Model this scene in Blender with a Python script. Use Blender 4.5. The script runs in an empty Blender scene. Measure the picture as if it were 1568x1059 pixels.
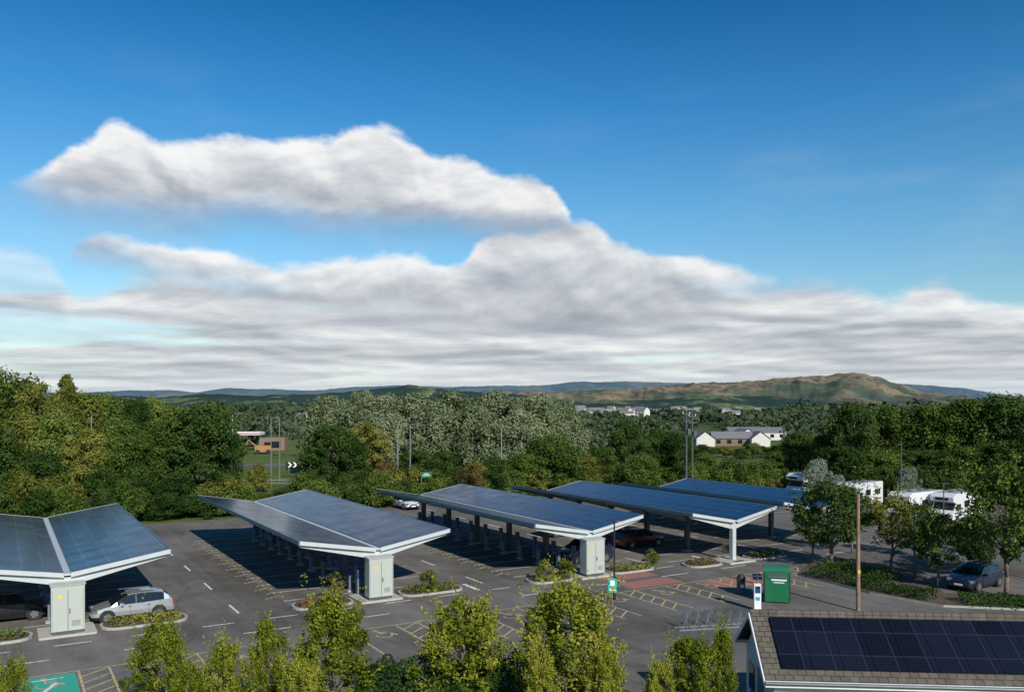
import bpy, math, random
import numpy as np
from mathutils import Vector, Matrix, noise
random.seed(7)
scene = bpy.context.scene
TH = math.atan2(.516, .856)
def ST(s, t, z=0.0):
    return Vector((.856*s-.516*t, .516*s+.856*t, z))
def SV(u, Y):              # survey bearing -> metres east of the camera axis
    return (u-784)/1300*Y

# ------------------------------------------------------------------ materials
def newmat(name):
    m = bpy.data.materials.new(name); m.use_nodes = True
    nt = m.node_tree
    return m, nt, nt.nodes['Principled BSDF']
def N(nt, typ, **kw):
    n = nt.nodes.new(typ)
    for k, v in kw.items():
        setattr(n, k, v)
    return n
def setin(nt, sock, v):
    if isinstance(v, bpy.types.NodeSocket): nt.links.new(v, sock)
    else: sock.default_value = v
def MA(nt, op, a, b=None, c=None, clamp=False):
    n = N(nt, 'ShaderNodeMath', operation=op); n.use_clamp = clamp
    setin(nt, n.inputs[0], a)
    if b is not None: setin(nt, n.inputs[1], b)
    if c is not None: setin(nt, n.inputs[2], c)
    return n.outputs[0]
def NOI(nt, vec, scale, detail=4, rough=.5, dist=0.0):
    n = N(nt, 'ShaderNodeTexNoise')
    if vec is not None: nt.links.new(vec, n.inputs['Vector'])
    n.inputs['Scale'].default_value = scale; n.inputs['Detail'].default_value = detail
    n.inputs['Roughness'].default_value = rough; n.inputs['Distortion'].default_value = dist
    return n.outputs['Fac']
def RAMP(nt, fac, stops, interp='LINEAR'):
    n = N(nt, 'ShaderNodeValToRGB'); cr = n.color_ramp; cr.interpolation = interp
    while len(cr.elements) < len(stops): cr.elements.new(.5)
    for e, (p, c) in zip(cr.elements, stops):
        e.position = p; e.color = (c[0], c[1], c[2], 1)
    setin(nt, n.inputs[0], fac)
    return n.outputs[0]
def MIX(nt, fac, a, b):
    n = N(nt, 'ShaderNodeMix', data_type='RGBA')
    setin(nt, n.inputs[0], fac)
    for s, v in ((n.inputs[6], a), (n.inputs[7], b)):
        if isinstance(v, bpy.types.NodeSocket): nt.links.new(v, s)
        else: s.default_value = (v[0], v[1], v[2], 1)
    return n.outputs[2]
def OBJC(nt): return N(nt, 'ShaderNodeTexCoord').outputs['Object']
def POS(nt): return N(nt, 'ShaderNodeNewGeometry').outputs['Position']
def MAPR(nt, v, a, b, c=0., d=1., smooth=False):
    n = N(nt, 'ShaderNodeMapRange'); n.clamp = True
    if smooth: n.interpolation_type = 'SMOOTHSTEP'
    for i, x in enumerate((v, a, b, c, d)): setin(nt, n.inputs[i], x)
    return n.outputs[0]

def simple(name, col, rough=.6, metal=0., var=.15, scale=3., coat=0.):
    m, nt, b = newmat(name)
    f = NOI(nt, OBJC(nt), scale, 5, .6)
    d = tuple(c*(1-var) for c in col); l = tuple(min(1, c*(1+var)) for c in col)
    nt.links.new(RAMP(nt, f, [(.3, d), (.7, l)]), b.inputs['Base Color'])
    b.inputs['Roughness'].default_value = rough; b.inputs['Metallic'].default_value = metal
    b.inputs['Coat Weight'].default_value = coat
    return m

def asphalt(name, k=1.0, tint=(1, .925, .83)):
    m, nt, b = newmat(name)
    p = POS(nt)
    rot = N(nt, 'ShaderNodeMapping'); rot.inputs['Rotation'].default_value = (0, 0, -TH); rot.inputs['Scale'].default_value = (1, 1, 1); nt.links.new(p, rot.inputs[0])
    st_ = N(nt, 'ShaderNodeMapping'); st_.inputs['Scale'].default_value = (.9, .07, 1); nt.links.new(rot.outputs[0], st_.inputs[0])
    track = NOI(nt, st_.outputs[0], 1.0, 4, .6, .3)
    big = NOI(nt, p, .09, 5, .6, .6); mid = NOI(nt, p, .9, 5, .65); fine = NOI(nt, p, 28, 3, .7)
    st = MA(nt, 'MULTIPLY_ADD', big, .45, MA(nt, 'MULTIPLY_ADD', mid, .2, MA(nt, 'MULTIPLY_ADD', track, .25, MA(nt, 'MULTIPLY', fine, .1))))
    c = RAMP(nt, st, [(.39, tuple(.082*k*x for x in tint)), (.5, tuple(.14*k*x for x in tint)), (.61, tuple(.2*k*x for x in tint))])
    vor = N(nt, 'ShaderNodeTexVoronoi', feature='DISTANCE_TO_EDGE'); vor.inputs['Scale'].default_value = .13
    nt.links.new(p, vor.inputs['Vector'])
    cr = MAPR(nt, vor.outputs['Distance'], .0, .01, .5, 0)
    c = MIX(nt, cr, c, (.055*k, .052*k, .05*k))
    oil = MAPR(nt, NOI(nt, p, .45, 3, .5), .6, .72, 0, .5)
    c = MIX(nt, oil, c, (.06*k, .055*k, .05*k))
    nt.links.new(c, b.inputs['Base Color']); b.inputs['Roughness'].default_value = .95
    b.inputs['Specular IOR Level'].default_value = .25
    bp = N(nt, 'ShaderNodeBump'); bp.inputs['Strength'].default_value = .3; bp.inputs['Distance'].default_value = .02
    nt.links.new(fine, bp.inputs['Height']); nt.links.new(bp.outputs[0], b.inputs['Normal'])
    return m
M_asph = asphalt('asphalt')
M_asph2 = asphalt('asphalt_new', .8)

def paintmat(name, col, wear=.5):
    m, nt, b = newmat(name); p = POS(nt)
    f = NOI(nt, p, 6, 6, .75)
    nt.links.new(MIX(nt, MAPR(nt, f, wear-.08, wear+.1), col, (.15, .14, .125)), b.inputs['Base Color'])
    b.inputs['Roughness'].default_value = .8
    return m
M_white = paintmat('road_paint_white', (.75, .73, .69), .56)
M_yel = paintmat('road_paint_yellow', (.55, .44, .2), .54)
M_red = paintmat('red_surfacing', (.36, .14, .11), .55)
M_teal = paintmat('teal_surfacing', (.03, .36, .25), .66)

def grassmat():
    m, nt, b = newmat('grass_ground'); p = POS(nt)
    f = NOI(nt, p, .05, 6, .65); g = NOI(nt, p, 1.5, 5, .7)
    c = RAMP(nt, f, [(.3, (.07, .095, .025)), (.5, (.1, .14, .035)), (.62, (.14, .16, .05)), (.75, (.2, .17, .08))])
    c = MIX(nt, MAPR(nt, g, .4, .7, 0, .6), c, (.05, .07, .02))
    far = N(nt, 'ShaderNodeVectorMath', operation='LENGTH'); nt.links.new(p, far.inputs[0])
    ff = MAPR(nt, far.outputs['Value'], 250, 700)
    wood = NOI(nt, p, .004, 5, .7)
    c2 = RAMP(nt, wood, [(.4, (.03, .055, .03)), (.55, (.05, .08, .04)), (.62, (.11, .18, .07))])
    nt.links.new(MIX(nt, ff, c, c2), b.inputs['Base Color']); b.inputs['Roughness'].default_value = 1
    b.inputs['Specular IOR Level'].default_value = .1
    return m
M_grass = grassmat()
M_soil = simple('bark_mulch', (.085, .062, .04), .95, var=.4, scale=4)
M_kerb = simple('concrete_kerb', (.36, .34, .31), .85, scale=2)
M_pave = simple('concrete_paving', (.42, .4, .36), .85, scale=2)
M_steel = simple('white_painted_steel', (.5, .53, .53), .45, .1, .05)
M_galv = simple('galvanised_steel', (.3, .33, .35), .4, .6, .1)
M_dkst = simple('grey_steel', (.09, .1, .11), .5, .3, .1)
M_fas = simple('skylit_blue_fascia', (.1, .2, .26), .4, .4, .1)  # galvanised fascia, with the blue skylight put into its base colour
M_under = simple('roof_underside', (.2, .21, .22), .6)
M_cab = simple('cabinet_grey_green', (.4, .43, .39), .5, var=.03, scale=1.2)
M_black = simple('black_plastic', (.015, .015, .016), .5)
M_tyre = simple('tyre_rubber', (.02, .02, .02), .9)
M_rim = simple('alloy_rim', (.45, .46, .47), .3, .8)
M_chg = simple('charger_body_grey', (.16, .2, .24), .4, var=.05)
M_yellow = simple('warning_yellow', (.7, .5, .03), .5)
M_wood = simple('weathered_timber', (.24, .15, .09), .85, scale=1.5, var=.35)
M_bark = simple('bark', (.1, .08, .055), .95, var=.4, scale=6)
M_brown = simple('young_bark', (.14, .11, .08), .95, var=.4, scale=6)
M_tealsign = simple('teal_sign', (.01, .4, .33), .4)
M_wsign = simple('white_sign', (.75, .75, .75), .5, var=.04)
M_green = simple('green_painted_metal', (.01, .13, .055), .4, var=.12)
M_redp = simple('red_plastic', (.4, .02, .015), .4)
M_blue = simple('blue_panel', (.015, .06, .2), .3)
M_orange = simple('orange_paint', (.34, .17, .06), .6)
M_rend = simple('white_render', (.62, .6, .56), .85, var=.06)
M_roofg = simple('grey_roof', (.17, .17, .18), .8)
M_brick = simple('brown_brick', (.2, .14, .1), .9)
def glassmat():
    m, nt, b = newmat('dark_glass'); b.inputs['Base Color'].default_value = (.012, .016, .02, 1)
    b.inputs['Roughness'].default_value = .06; b.inputs['Specular IOR Level'].default_value = .7
    return m
M_glass = glassmat()
def carpaint(name, col, metal=.5):
    m, nt, b = newmat(name); f = NOI(nt, OBJC(nt), 5, 3)
    nt.links.new(RAMP(nt, f, [(.3, tuple(c*.92 for c in col)), (.7, col)]), b.inputs['Base Color'])
    b.inputs['Metallic'].default_value = metal; b.inputs['Roughness'].default_value = .3; b.inputs['Coat Weight'].default_value = .8
    b.inputs['Coat Roughness'].default_value = .05
    return m
def pvmat(name, px, py, tint=(.006, .018, .052), frame=(.085, .11, .15), cell=.2, spec=.3, stint=(.35, .7, 1.0)):
    m, nt, b = newmat(name); o = OBJC(nt)
    sp = N(nt, 'ShaderNodeSeparateXYZ'); nt.links.new(o, sp.inputs[0])
    def ln(v, p, w):
        fr = MA(nt, 'FRACT', MA(nt, 'DIVIDE', v, p))
        return MA(nt, 'LESS_THAN', MA(nt, 'MULTIPLY', MA(nt, 'MINIMUM', fr, MA(nt, 'SUBTRACT', 1, fr)), p), w)
    L = MA(nt, 'MAXIMUM', ln(sp.outputs[0], px, .022), ln(sp.outputs[1], py, .022))
    c = MA(nt, 'MAXIMUM', ln(sp.outputs[0], px/6, .004), ln(sp.outputs[1], py/10, .004))
    fl = N(nt, 'ShaderNodeCombineXYZ')
    nt.links.new(MA(nt, 'FLOOR', MA(nt, 'DIVIDE', sp.outputs[0], px)), fl.inputs[0])
    nt.links.new(MA(nt, 'FLOOR', MA(nt, 'DIVIDE', sp.outputs[1], py)), fl.inputs[1])
    wn = N(nt, 'ShaderNodeTexWhiteNoise'); nt.links.new(fl.outputs[0], wn.inputs['Vector'])
    base = MIX(nt, wn.outputs['Value'], tuple(x*.75 for x in tint), tuple(x*1.45 for x in tint))
    base = MIX(nt, MA(nt, 'MULTIPLY', c, cell), base, (.08, .1, .13))
    base = MIX(nt, MA(nt, 'MULTIPLY', L, .75), base, frame)
    nt.links.new(base, b.inputs['Base Color'])
    nt.links.new(MAPR(nt, NOI(nt, o, .8, 4), .3, .7, .14, .25), b.inputs['Roughness'])
    b.inputs['IOR'].default_value = 1.4; b.inputs['Specular IOR Level'].default_value = spec
    b.inputs['Specular Tint'].default_value = (stint[0], stint[1], stint[2], 1)   # blue anti-reflective coating
    # silicon cells under the glass are non-metallic
    b.inputs['Metallic'].default_value = 0.0
    return m
M_pv = pvmat('solar_cells', 1.0, 1.65)

def leafmat(name, dark, mid, light, trans=.22, hv=.3):
    m, nt, b = newmat(name)
    nt.nodes.remove(b)
    out = [n for n in nt.nodes if n.type == 'OUTPUT_MATERIAL'][0]
    at = N(nt, 'ShaderNodeAttribute', attribute_name='tint')
    oi = N(nt, 'ShaderNodeObjectInfo')
    f = MA(nt, 'ADD', at.outputs['Fac'], MA(nt, 'MULTIPLY_ADD', oi.outputs['Random'], hv*2.2, -hv*1.1), clamp=True)
    c = RAMP(nt, f, [(.0, dark), (.5, mid), (1., light)])
    d = N(nt, 'ShaderNodeBsdfDiffuse'); t = N(nt, 'ShaderNodeBsdfTranslucent'); mx = N(nt, 'ShaderNodeMixShader')
    nt.links.new(c, d.inputs[0]); nt.links.new(c, t.inputs[0]); mx.inputs[0].default_value = trans
    nt.links.new(d.outputs[0], mx.inputs[1]); nt.links.new(t.outputs[0], mx.inputs[2])
    nt.links.new(mx.outputs[0], out.inputs[0])
    return m
L_mid = leafmat('leaves_green', (.038, .07, .014), (.09, .14, .027), (.17, .215, .05))
L_dark = leafmat('leaves_dark', (.018, .043, .011), (.04, .08, .018), (.078, .12, .032))
L_wil = leafmat('leaves_willow', (.1, .13, .06), (.185, .225, .115), (.28, .32, .18))
L_yel = leafmat('leaves_yellowgreen', (.075, .11, .01), (.2, .24, .026), (.38, .36, .055), .35)
L_red = leafmat('leaves_autumn', (.07, .06, .02), (.13, .1, .035), (.2, .1, .05))
L_oliv = leafmat('leaves_olive', (.07, .09, .017), (.15, .17, .032), (.25, .235, .06))
L_silv = leafmat('leaves_silver', (.14, .17, .12), (.22, .26, .19), (.3, .34, .27))
L_far = leafmat('leaves_far', (.032, .055, .03), (.06, .088, .045), (.1, .13, .07), .12)  # slight bluish distance haze put into the leaf colours

# ------------------------------------------------------------------ mesh builder
class MB:
    def __init__(s): s.v = []; s.f = []; s.m = []; s.mats = []
    def mi(s, m):
        if m not in s.mats: s.mats.append(m)
        return s.mats.index(m)
    def add(s, vs, fs, mat):
        o = len(s.v); i = s.mi(mat)
        s.v += [tuple(x) for x in vs]
        for f in fs: s.f.append([o+k for k in f]); s.m.append(i)
    def hexa(s, p, mat):
        s.add(p, [(0, 3, 2, 1), (4, 5, 6, 7), (0, 1, 5, 4), (1, 2, 6, 5), (2, 3, 7, 6), (3, 0, 4, 7)], mat)
    def box(s, c, d, mat, rz=0., rx=0., ry=0.):
        R = Matrix.Rotation(rz, 3, 'Z') @ Matrix.Rotation(ry, 3, 'Y') @ Matrix.Rotation(rx, 3, 'X')
        P = []
        for z in (-.5, .5):
            for x, y in ((-.5, -.5), (.5, -.5), (.5, .5), (-.5, .5)):
                P.append(Vector(c) + R @ Vector((x*d[0], y*d[1], z*d[2])))
        s.hexa(P, mat)
    def cyl(s, p0, p1, r0, r1, mat, n=10):
        p0 = Vector(p0); p1 = Vector(p1); a = (p1-p0).normalized()
        u = a.orthogonal().normalized(); w = a.cross(u)
        vs = []
        for p, r in ((p0, r0), (p1, r1)):
            for k in range(n):
                t = 2*math.pi*k/n; vs.append(p + (u*math.cos(t)+w*math.sin(t))*r)
        s.add(vs, [(k, (k+1) % n, n+(k+1) % n, n+k) for k in range(n)] + [tuple(range(n))[::-1], tuple(range(n, 2*n))], mat)
    def prism(s, pts, z0, z1, mtop, mside=None):
        n = len(pts)
        s.add([(x, y, z1) for x, y in pts], [tuple(range(n))], mtop)
        s.add([(x, y, z0) for x, y in pts]+[(x, y, z1) for x, y in pts], [(k, (k+1) % n, n+(k+1) % n, n+k) for k in range(n)], mside or mtop)
    def flat(s, pts, z, mat): s.add([(x, y, z) for x, y in pts], [tuple(range(len(pts)))], mat)
    def line(s, a, b, w, z, mat):
        a = Vector(a); b = Vector(b); d = (b-a).normalized(); n = Vector((-d.y, d.x))*w/2
        s.flat([a-n, b-n, b+n, a+n], z, mat)
    def obj(s, name, loc=(0, 0, 0), rz=0., bevel=0., smooth=None):
        me = bpy.data.meshes.new(name); me.from_pydata(s.v, [], s.f)
        for m in s.mats: me.materials.append(m)
        me.polygons.foreach_set('material_index', s.m)
        if smooth:
            me.polygons.foreach_set('use_smooth', [True]*len(me.polygons)); me.set_sharp_from_angle(angle=smooth)
        me.update()
        o = bpy.data.objects.new(name, me); scene.collection.objects.link(o)
        o.location = loc; o.rotation_euler = (0, 0, rz)
        if bevel:
            b = o.modifiers.new('bevel', 'BEVEL'); b.width = bevel; b.segments = 2; b.limit_method = 'ANGLE'
        return o
def link(name, me, loc, rz=0., sc=(1, 1, 1)):
    o = bpy.data.objects.new(name, me); scene.collection.objects.link(o)
    o.location = loc; o.rotation_euler = (0, 0, rz); o.scale = sc
    return o

# ------------------------------------------------------------------ foliage
def leaves_to_mesh(name, P, Nn, size, tint, rng, lmat, extra=None, asp=.6):
    n = len(P)
    Nn = Nn/np.linalg.norm(Nn, axis=1, keepdims=True)
    r = rng.normal(size=(n, 3)); t = np.cross(Nn, r); t /= np.linalg.norm(t, axis=1, keepdims=True)
    b = np.cross(Nn, t)
    a = size[:, None]
    fold = Nn*a*.15
    V = np.stack([P+t*a, P+b*a*asp+fold, P-t*a, P-b*a*asp+fold], 1).reshape(-1, 3)
    ev = extra.v if extra else []; ef = extra.f if extra else []
    nv = len(V)
    allv = np.concatenate([V, np.array(ev, float).reshape(-1, 3)]) if ev else V
    me = bpy.data.meshes.new(name)
    me.vertices.add(len(allv)); me.vertices.foreach_set('co', allv.astype(np.float32).ravel())
    tot = [4]*n + [len(f) for f in ef]
    loops = np.concatenate([np.arange(4*n)] + [np.array(f)+nv for f in ef]) if ef else np.arange(4*n)
    me.loops.add(len(loops)); me.loops.foreach_set('vertex_index', loops.astype(np.int32))
    me.polygons.add(len(tot)); st = np.concatenate([[0], np.cumsum(tot)[:-1]])
    me.polygons.foreach_set('loop_start', st.astype(np.int32))
    me.polygons.foreach_set('loop_total', np.array(tot, np.int32))
    me.materials.append(lmat)
    if extra:
        for m in extra.mats: me.materials.append(m)
    me.polygons.foreach_set('material_index', np.array([0]*n + [1]*len(ef), np.int32))
    at = me.attributes.new('tint', 'FLOAT', 'FACE')
    at.data.foreach_set('value', np.concatenate([tint, np.full(len(ef), .5)]).astype(np.float32))
    me.update(calc_edges=True); me.validate()
    return me

PROF = {
 'round': lambda q: np.sqrt(np.clip(1-(2*q-.85)**2/1.4, .05, 1)),
 'dome': lambda q: np.sqrt(np.clip(1-q**2.2, .02, 1))*(.8+.2*q),
 'oval': lambda q: np.sin(np.clip(q*.9+.08, 0, 1)*math.pi)**.6,
 'col': lambda q: np.sin(np.clip(q*.85+.12, 0, 1)*math.pi)**.8,
}
def tree(name, h, w, cb, nc, nl, leaf, prof, lmat, seed, clr=.2, bark=None, flat=.75, droop=0., trunk=True, shell=.35, shoots=0):
    rng = np.random.default_rng(seed); bark = bark or M_bark
    q = rng.random(nc)**.85; z = cb+(h-cb)*(.06+.88*q)
    R = w/2*PROF[prof](q)
    ang = rng.random(nc)*2*math.pi; rr = R*(shell+(1-shell)*rng.random(nc)**.6)*.92
    lob = 1+.16*np.sin(ang*3+seed)+.1*np.sin(ang*5+2*seed+q*6)
    C = np.stack([np.cos(ang)*rr*lob, np.sin(ang)*rr*lob, z], 1)
    rc = w*clr*(.45+.75*rng.random(nc))
    d = rng.normal(size=(nc, nl, 3)); d /= np.linalg.norm(d, axis=2, keepdims=True)
    rad = (.35+.65*rng.random((nc, nl, 1))**.5)*(1+.35*rng.normal(size=(nc, nl, 1))*.5)
    P = C[:, None, :]+d*rad*rc[:, None, None]*np.array([1, 1, flat])
    if droop: P[:, :, 2] -= droop*rng.random((nc, nl))**2*rc[:, None]*1.6
    P[:, :, 2] = np.maximum(P[:, :, 2], .08)
    Nn = d*.9+rng.normal(size=d.shape)*.45+np.array([0, 0, .25])
    tint = np.clip(.5+(rng.random(nc)-.5)[:, None]*.7+(rng.random((nc, nl))-.5)*.5, 0, 1)
    P = P.reshape(-1, 3); Nn = Nn.reshape(-1, 3); tint = tint.ravel()
    if shoots:   # leafy upright shoots breaking the outline
        m = 26; b0 = C[rng.choice(nc, shoots)]; out = b0*np.array([1, 1, 0]); dirs = out/(np.linalg.norm(out, axis=1, keepdims=True)+.1)*.45+np.array([0, 0, 1.])+rng.normal(size=(shoots, 3))*.18
        ln_ = w*(.18+.22*rng.random(shoots)); tt = rng.random((shoots, m))
        S = b0[:, None, :]+dirs[:, None, :]*(tt*ln_[:, None])[:, :, None]+rng.normal(size=(shoots, m, 3))*leaf*.55
        P = np.concatenate([P, S.reshape(-1, 3)]); Nn = np.concatenate([Nn, rng.normal(size=(shoots*m, 3))+np.array([0, 0, .5])]); tint = np.concatenate([tint, np.clip(.6+.4*rng.random(shoots*m), 0, 1)])
    ex = None
    if trunk:
        ex = MB(); p = Vector((0, 0, -.1)); r = max(.05, h*.018+.02); top = cb+(h-cb)*.75
        pts = [p]
        for k in range(1, 6):
            pts.append(Vector((rng.normal()*.02*h*k/5, rng.normal()*.02*h*k/5, top*k/5)))
        for k in range(5): ex.cyl(pts[k], pts[k+1], r*(1-.16*k), r*(1-.16*(k+1)), bark, 7)
        for i in rng.choice(nc, min(nc, 16), replace=False):
            zz = max(cb*.75, C[i][2]-abs(rr[i])*.9-.2); f = min(zz/top, .98)*5; k = int(f); b0 = pts[k].lerp(pts[k+1], f-k)
            ex.cyl(b0, Vector(C[i]), r*.42*(1-.1*k), r*.1, bark, 5)
    return leaves_to_mesh(name, P, Nn, leaf*(.35+.4*rng.random(len(P))), tint, rng, lmat, ex)

def hedge(name, pts, width, h, leaf, lmat, seed, dens=60, z0=0.):
    """low hedge / shrub planting following a polyline (metres)"""
    rng = np.random.default_rng(seed); Ps = []; Ns = []; T = []
    for (x0, y0), (x1, y1) in zip(pts[:-1], pts[1:]):
        L = math.hypot(x1-x0, y1-y0); n = int(L*dens*width)
        t = rng.random(n); o = (rng.random(n)*2-1)*width/2
        dx, dy = (x1-x0)/L, (y1-y0)/L
        x = x0+(x1-x0)*t-dy*o; y = y0+(y1-y0)*t+dx*o
        hh = np.array([h*(.75+.5*noise.noise(Vector((a*.9, b*.9, seed)))) for a, b in zip(x, y)])*np.sqrt(np.clip(1.05-(2*o/width)**4, .1, 1))
        z = z0+hh*(1-rng.random(n)**2.5)
        Ps.append(np.stack([x, y, z], 1)); 
        nn = rng.normal(size=(n, 3))*.6+np.array([0, 0, .5]); nn[:, 0] += -dy*o*1.5; nn[:, 1] += dx*o*1.5; Ns.append(nn)
        T.append(np.clip(np.array([.5+.6*noise.noise(Vector((a*.7, b*.7, seed+9))) for a, b in zip(x, y)])+(rng.random(n)-.5)*.4, 0, 1))
    P = np.concatenate(Ps); me = leaves_to_mesh(name, P, np.concatenate(Ns), leaf*(.35+.4*rng.random(len(P))), np.concatenate(T), rng, lmat)
    return link(name, me, (0, 0, 0))

# ------------------------------------------------------------------ ground
g = MB(); g.flat([(-14000, -3000), (14000, -3000), (14000, 16000), (-14000, 16000)], 0, M_grass); g.obj('ground')
a = MB(); a.flat([(-16, 24), (104, 4), (99, 70), (97, 88.5), (-12, 88.5)], .004, M_asph)
a.obj('car_park_asphalt', rz=TH)
pt = MB()
pt.flat([(12.0, 43), (14.2, 43.3), (14.2, 70), (12.2, 70)], .006, M_asph2)
pt.flat([(22, 33), (36, 33), (36, 35.2), (22, 35.2)], .006, M_asph2)
pt.flat([(52, 30), (60, 32), (62, 44), (53, 43)], .006, M_asph2)
pt.flat([(39.2, 50), (41.2, 50), (41.4, 68), (39.4, 68)], .006, M_asph2)
pt.obj('asphalt_repair_patch', rz=TH)
rd = MB(); rd.flat([(-90, 150), (-20, 165), (60, 160), (60, 168), (-20, 174), (-90, 159)], .004, M_asph); rd.obj('road')

CP = [(2.9, 48.2, 73.0, 4.9, True), (19.2, 47.2, 76.0, 4.75, True), (34.1, 46.2, 73.5, 4.5, True), (46.4, 45.0, 70.5, 4.3, False), (57.5, 46.5, 67.0, 4.3, False)]
mk = MB(); yk = MB(); ZM = .012
for sc, t0, t1, hw, _ in CP:
    t = t0+2.4
    while t < t1+.5:
        mk.line((sc-hw-.2, t), (sc-.4, t), .1, ZM, M_white); mk.line((sc+.4, t), (sc+hw+.2, t), .1, ZM, M_white); t += 2.55
for sm in (11.3, 26.7, 40.3, 52):
    for t in np.arange(48.0, 84, 7): mk.line((sm, t), (sm, t+2.3), .13, ZM, M_white)
for s in np.arange(-8, 66, 3.4):
    if not 33.5 < s < 38.5: mk.line((s, 46.0), (s+1.6, 46.0), .12, ZM, M_white)
for s in np.arange(-6, 60, 5.5): mk.line((s, 43.6), (s+2.4, 43.6), .12, ZM, M_white)
for s in (25.5, 39.6, 45.2): mk.line((s, 46.3), (s, 48.4), .3, ZM, M_white)
for t in np.arange(40, 64, 2.6): mk.line((84, t), (88.8, t), .1, ZM, M_white); mk.line((70, t), (74.5, t), .1, ZM, M_white)
def wheel_symbol(mb, s, t, k, mat, rot=0.):
    def T(x, y):
        return (s+k*(x*math.cos(rot)-y*math.sin(rot)), t+k*(x*math.sin(rot)+y*math.cos(rot)))
    pr = [T(.32*math.cos(q), -.2+.32*math.sin(q)) for q in np.linspace(-3.6, .9, 12)]
    for p, r in zip(pr[:-1], pr[1:]): mb.line(p, r, .08*k, ZM, mat)
    for p, r in (((-.05, .45), (0, 0)), ((0, 0), (.35, 0)), ((.35, 0), (.5, -.4)), ((0, .22), (.28, .22))): mb.line(T(*p), T(*r), .1*k, ZM, mat)
    mb.flat([T(-.08+.11*math.cos(q), .6+.11*math.sin(q)) for q in np.linspace(0, 2*math.pi, 9)[:-1]], ZM, mat)
s = 0.4
while s < 46:
    if not (11 < s < 13):
        yk.line((s, 36.0), (s, 41.2), .1, ZM, M_yel); yk.line((s+2.5, 36.0), (s+2.5, 41.2), .1, ZM, M_yel)
        yk.line((s, 41.2), (s+3.7, 41.2), .1, ZM+.004, M_yel)
        for k in range(5): yk.line((s+2.55, 36.4+k*.95), (s+3.65, 37.3+k*.95), .1, ZM, M_yel)
        wheel_symbol(yk, s+1.25, 39.9, 1.25, M_yel)
    s += 3.7
for sc, t0, t1, hw, _ in CP[1:3]:
    for t in np.arange(t0+3.6, t1-1, 2.55):
        wheel_symbol(yk, sc-hw-.35, t, .9, M_yel, math.pi/2)
        for k in range(3): yk.line((sc-hw-.6+k*.4, t+1.0), (sc-hw-.2+k*.4, t+1.5), .08, ZM, M_yel)
    for t in np.arange(t0+3.6, t1-1, 2.55): wheel_symbol(yk, sc+hw+.35, t, .8, M_yel, -math.pi/2)
mk.obj('white_road_markings', rz=TH); yk.obj('yellow_bay_markings', rz=TH)
rs = MB()
rs.flat([(34.0, 41.6), (38.2, 41.6), (38.2, 43.4), (34.0, 43.4)], .008, M_red); rs.flat([(34.0, 44.1), (38.2, 44.1), (38.2, 45.8), (34.0, 45.8)], .008, M_red)
rs.flat([(39.0, 38.6), (43.0, 38.6), (43.0, 41), (39.0, 41)], .008, M_red)
rs.obj('red_crossing_surface', rz=TH)
ts = MB(); ts.flat([(.6, 37.6), (2.75, 37.6), (2.75, 41.0), (.6, 41.0)], .008, M_teal)
ts.line((1.0, 38.0), (2.3, 38.0), .1, ZM+.004, M_white); ts.line((1.0, 40.5), (2.3, 40.5), .1, ZM+.004, M_white); ts.line((1.4, 38.6), (2.0, 39.9), .18, ZM+.004, M_white)
ts.obj('teal_charging_bay_surface', rz=TH)

def island(pts, h=.13):
    mb = MB(); n = len(pts); cx = sum(p[0] for p in pts)/n; cy = sum(p[1] for p in pts)/n
    inner = []
    for x, y in pts:
        d = math.hypot(x-cx, y-cy); inner.append((cx+(x-cx)*(1-.14/d), cy+(y-cy)*(1-.14/d)))
    mb.add([(x, y, 0) for x, y in pts]+[(x, y, h) for x, y in pts], [(k, (k+1) % n, n+(k+1) % n, n+k) for k in range(n)], M_kerb)
    mb.add([(x, y, h) for x, y in pts]+[(x, y, h) for x, y in inner], [(k, (k+1) % n, n+(k+1) % n, n+k) for k in range(n)], M_kerb)
    mb.add([(x, y, h-.02) for x, y in inner], [tuple(range(n))], M_soil)
    return mb.obj('planting_island', rz=TH)
def rrect(s0, s1, t0, t1, r):
    P = []
    for cx, cy, a0 in ((s1-r, t1-r, 0), (s0+r, t1-r, 90), (s0+r, t0+r, 180), (s1-r, t0+r, 270)):
        for k in range(5):
            q = math.radians(a0+k*22.5); P.append((cx+r*math.cos(q), cy+r*math.sin(q)))
    return P
def sthedge(pts, *a, **k): return hedge('low_shrub_planting', [tuple(ST(s, t)[:2]) for s, t in pts], *a, **k)
sd = 0
for sc, t0, t1, hw, cab in CP[:4]:
    for q0, q1 in ((sc-hw-.3, sc-1.5), (sc+1.5, sc+hw+.9)):
        island(rrect(q0, q1, t0-.6, t0+1.3, .85)); sd += 1
        sthedge([(q0+.4, t0+.35), (q1-.4, t0+.35)], 1.4, .42, .13, (L_oliv, L_mid, L_oliv, L_red)[sd % 4], sd, 110, .1)
    p = MB(); p.prism(rrect(sc-1.3, sc+1.3, t0-.75, t0+1.6, .1), 0, .1, M_pave); p.box((sc-.1, t0-.35, .11), (.9, .35, .03), M_dkst); p.obj('concrete_plinth', rz=TH)

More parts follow.
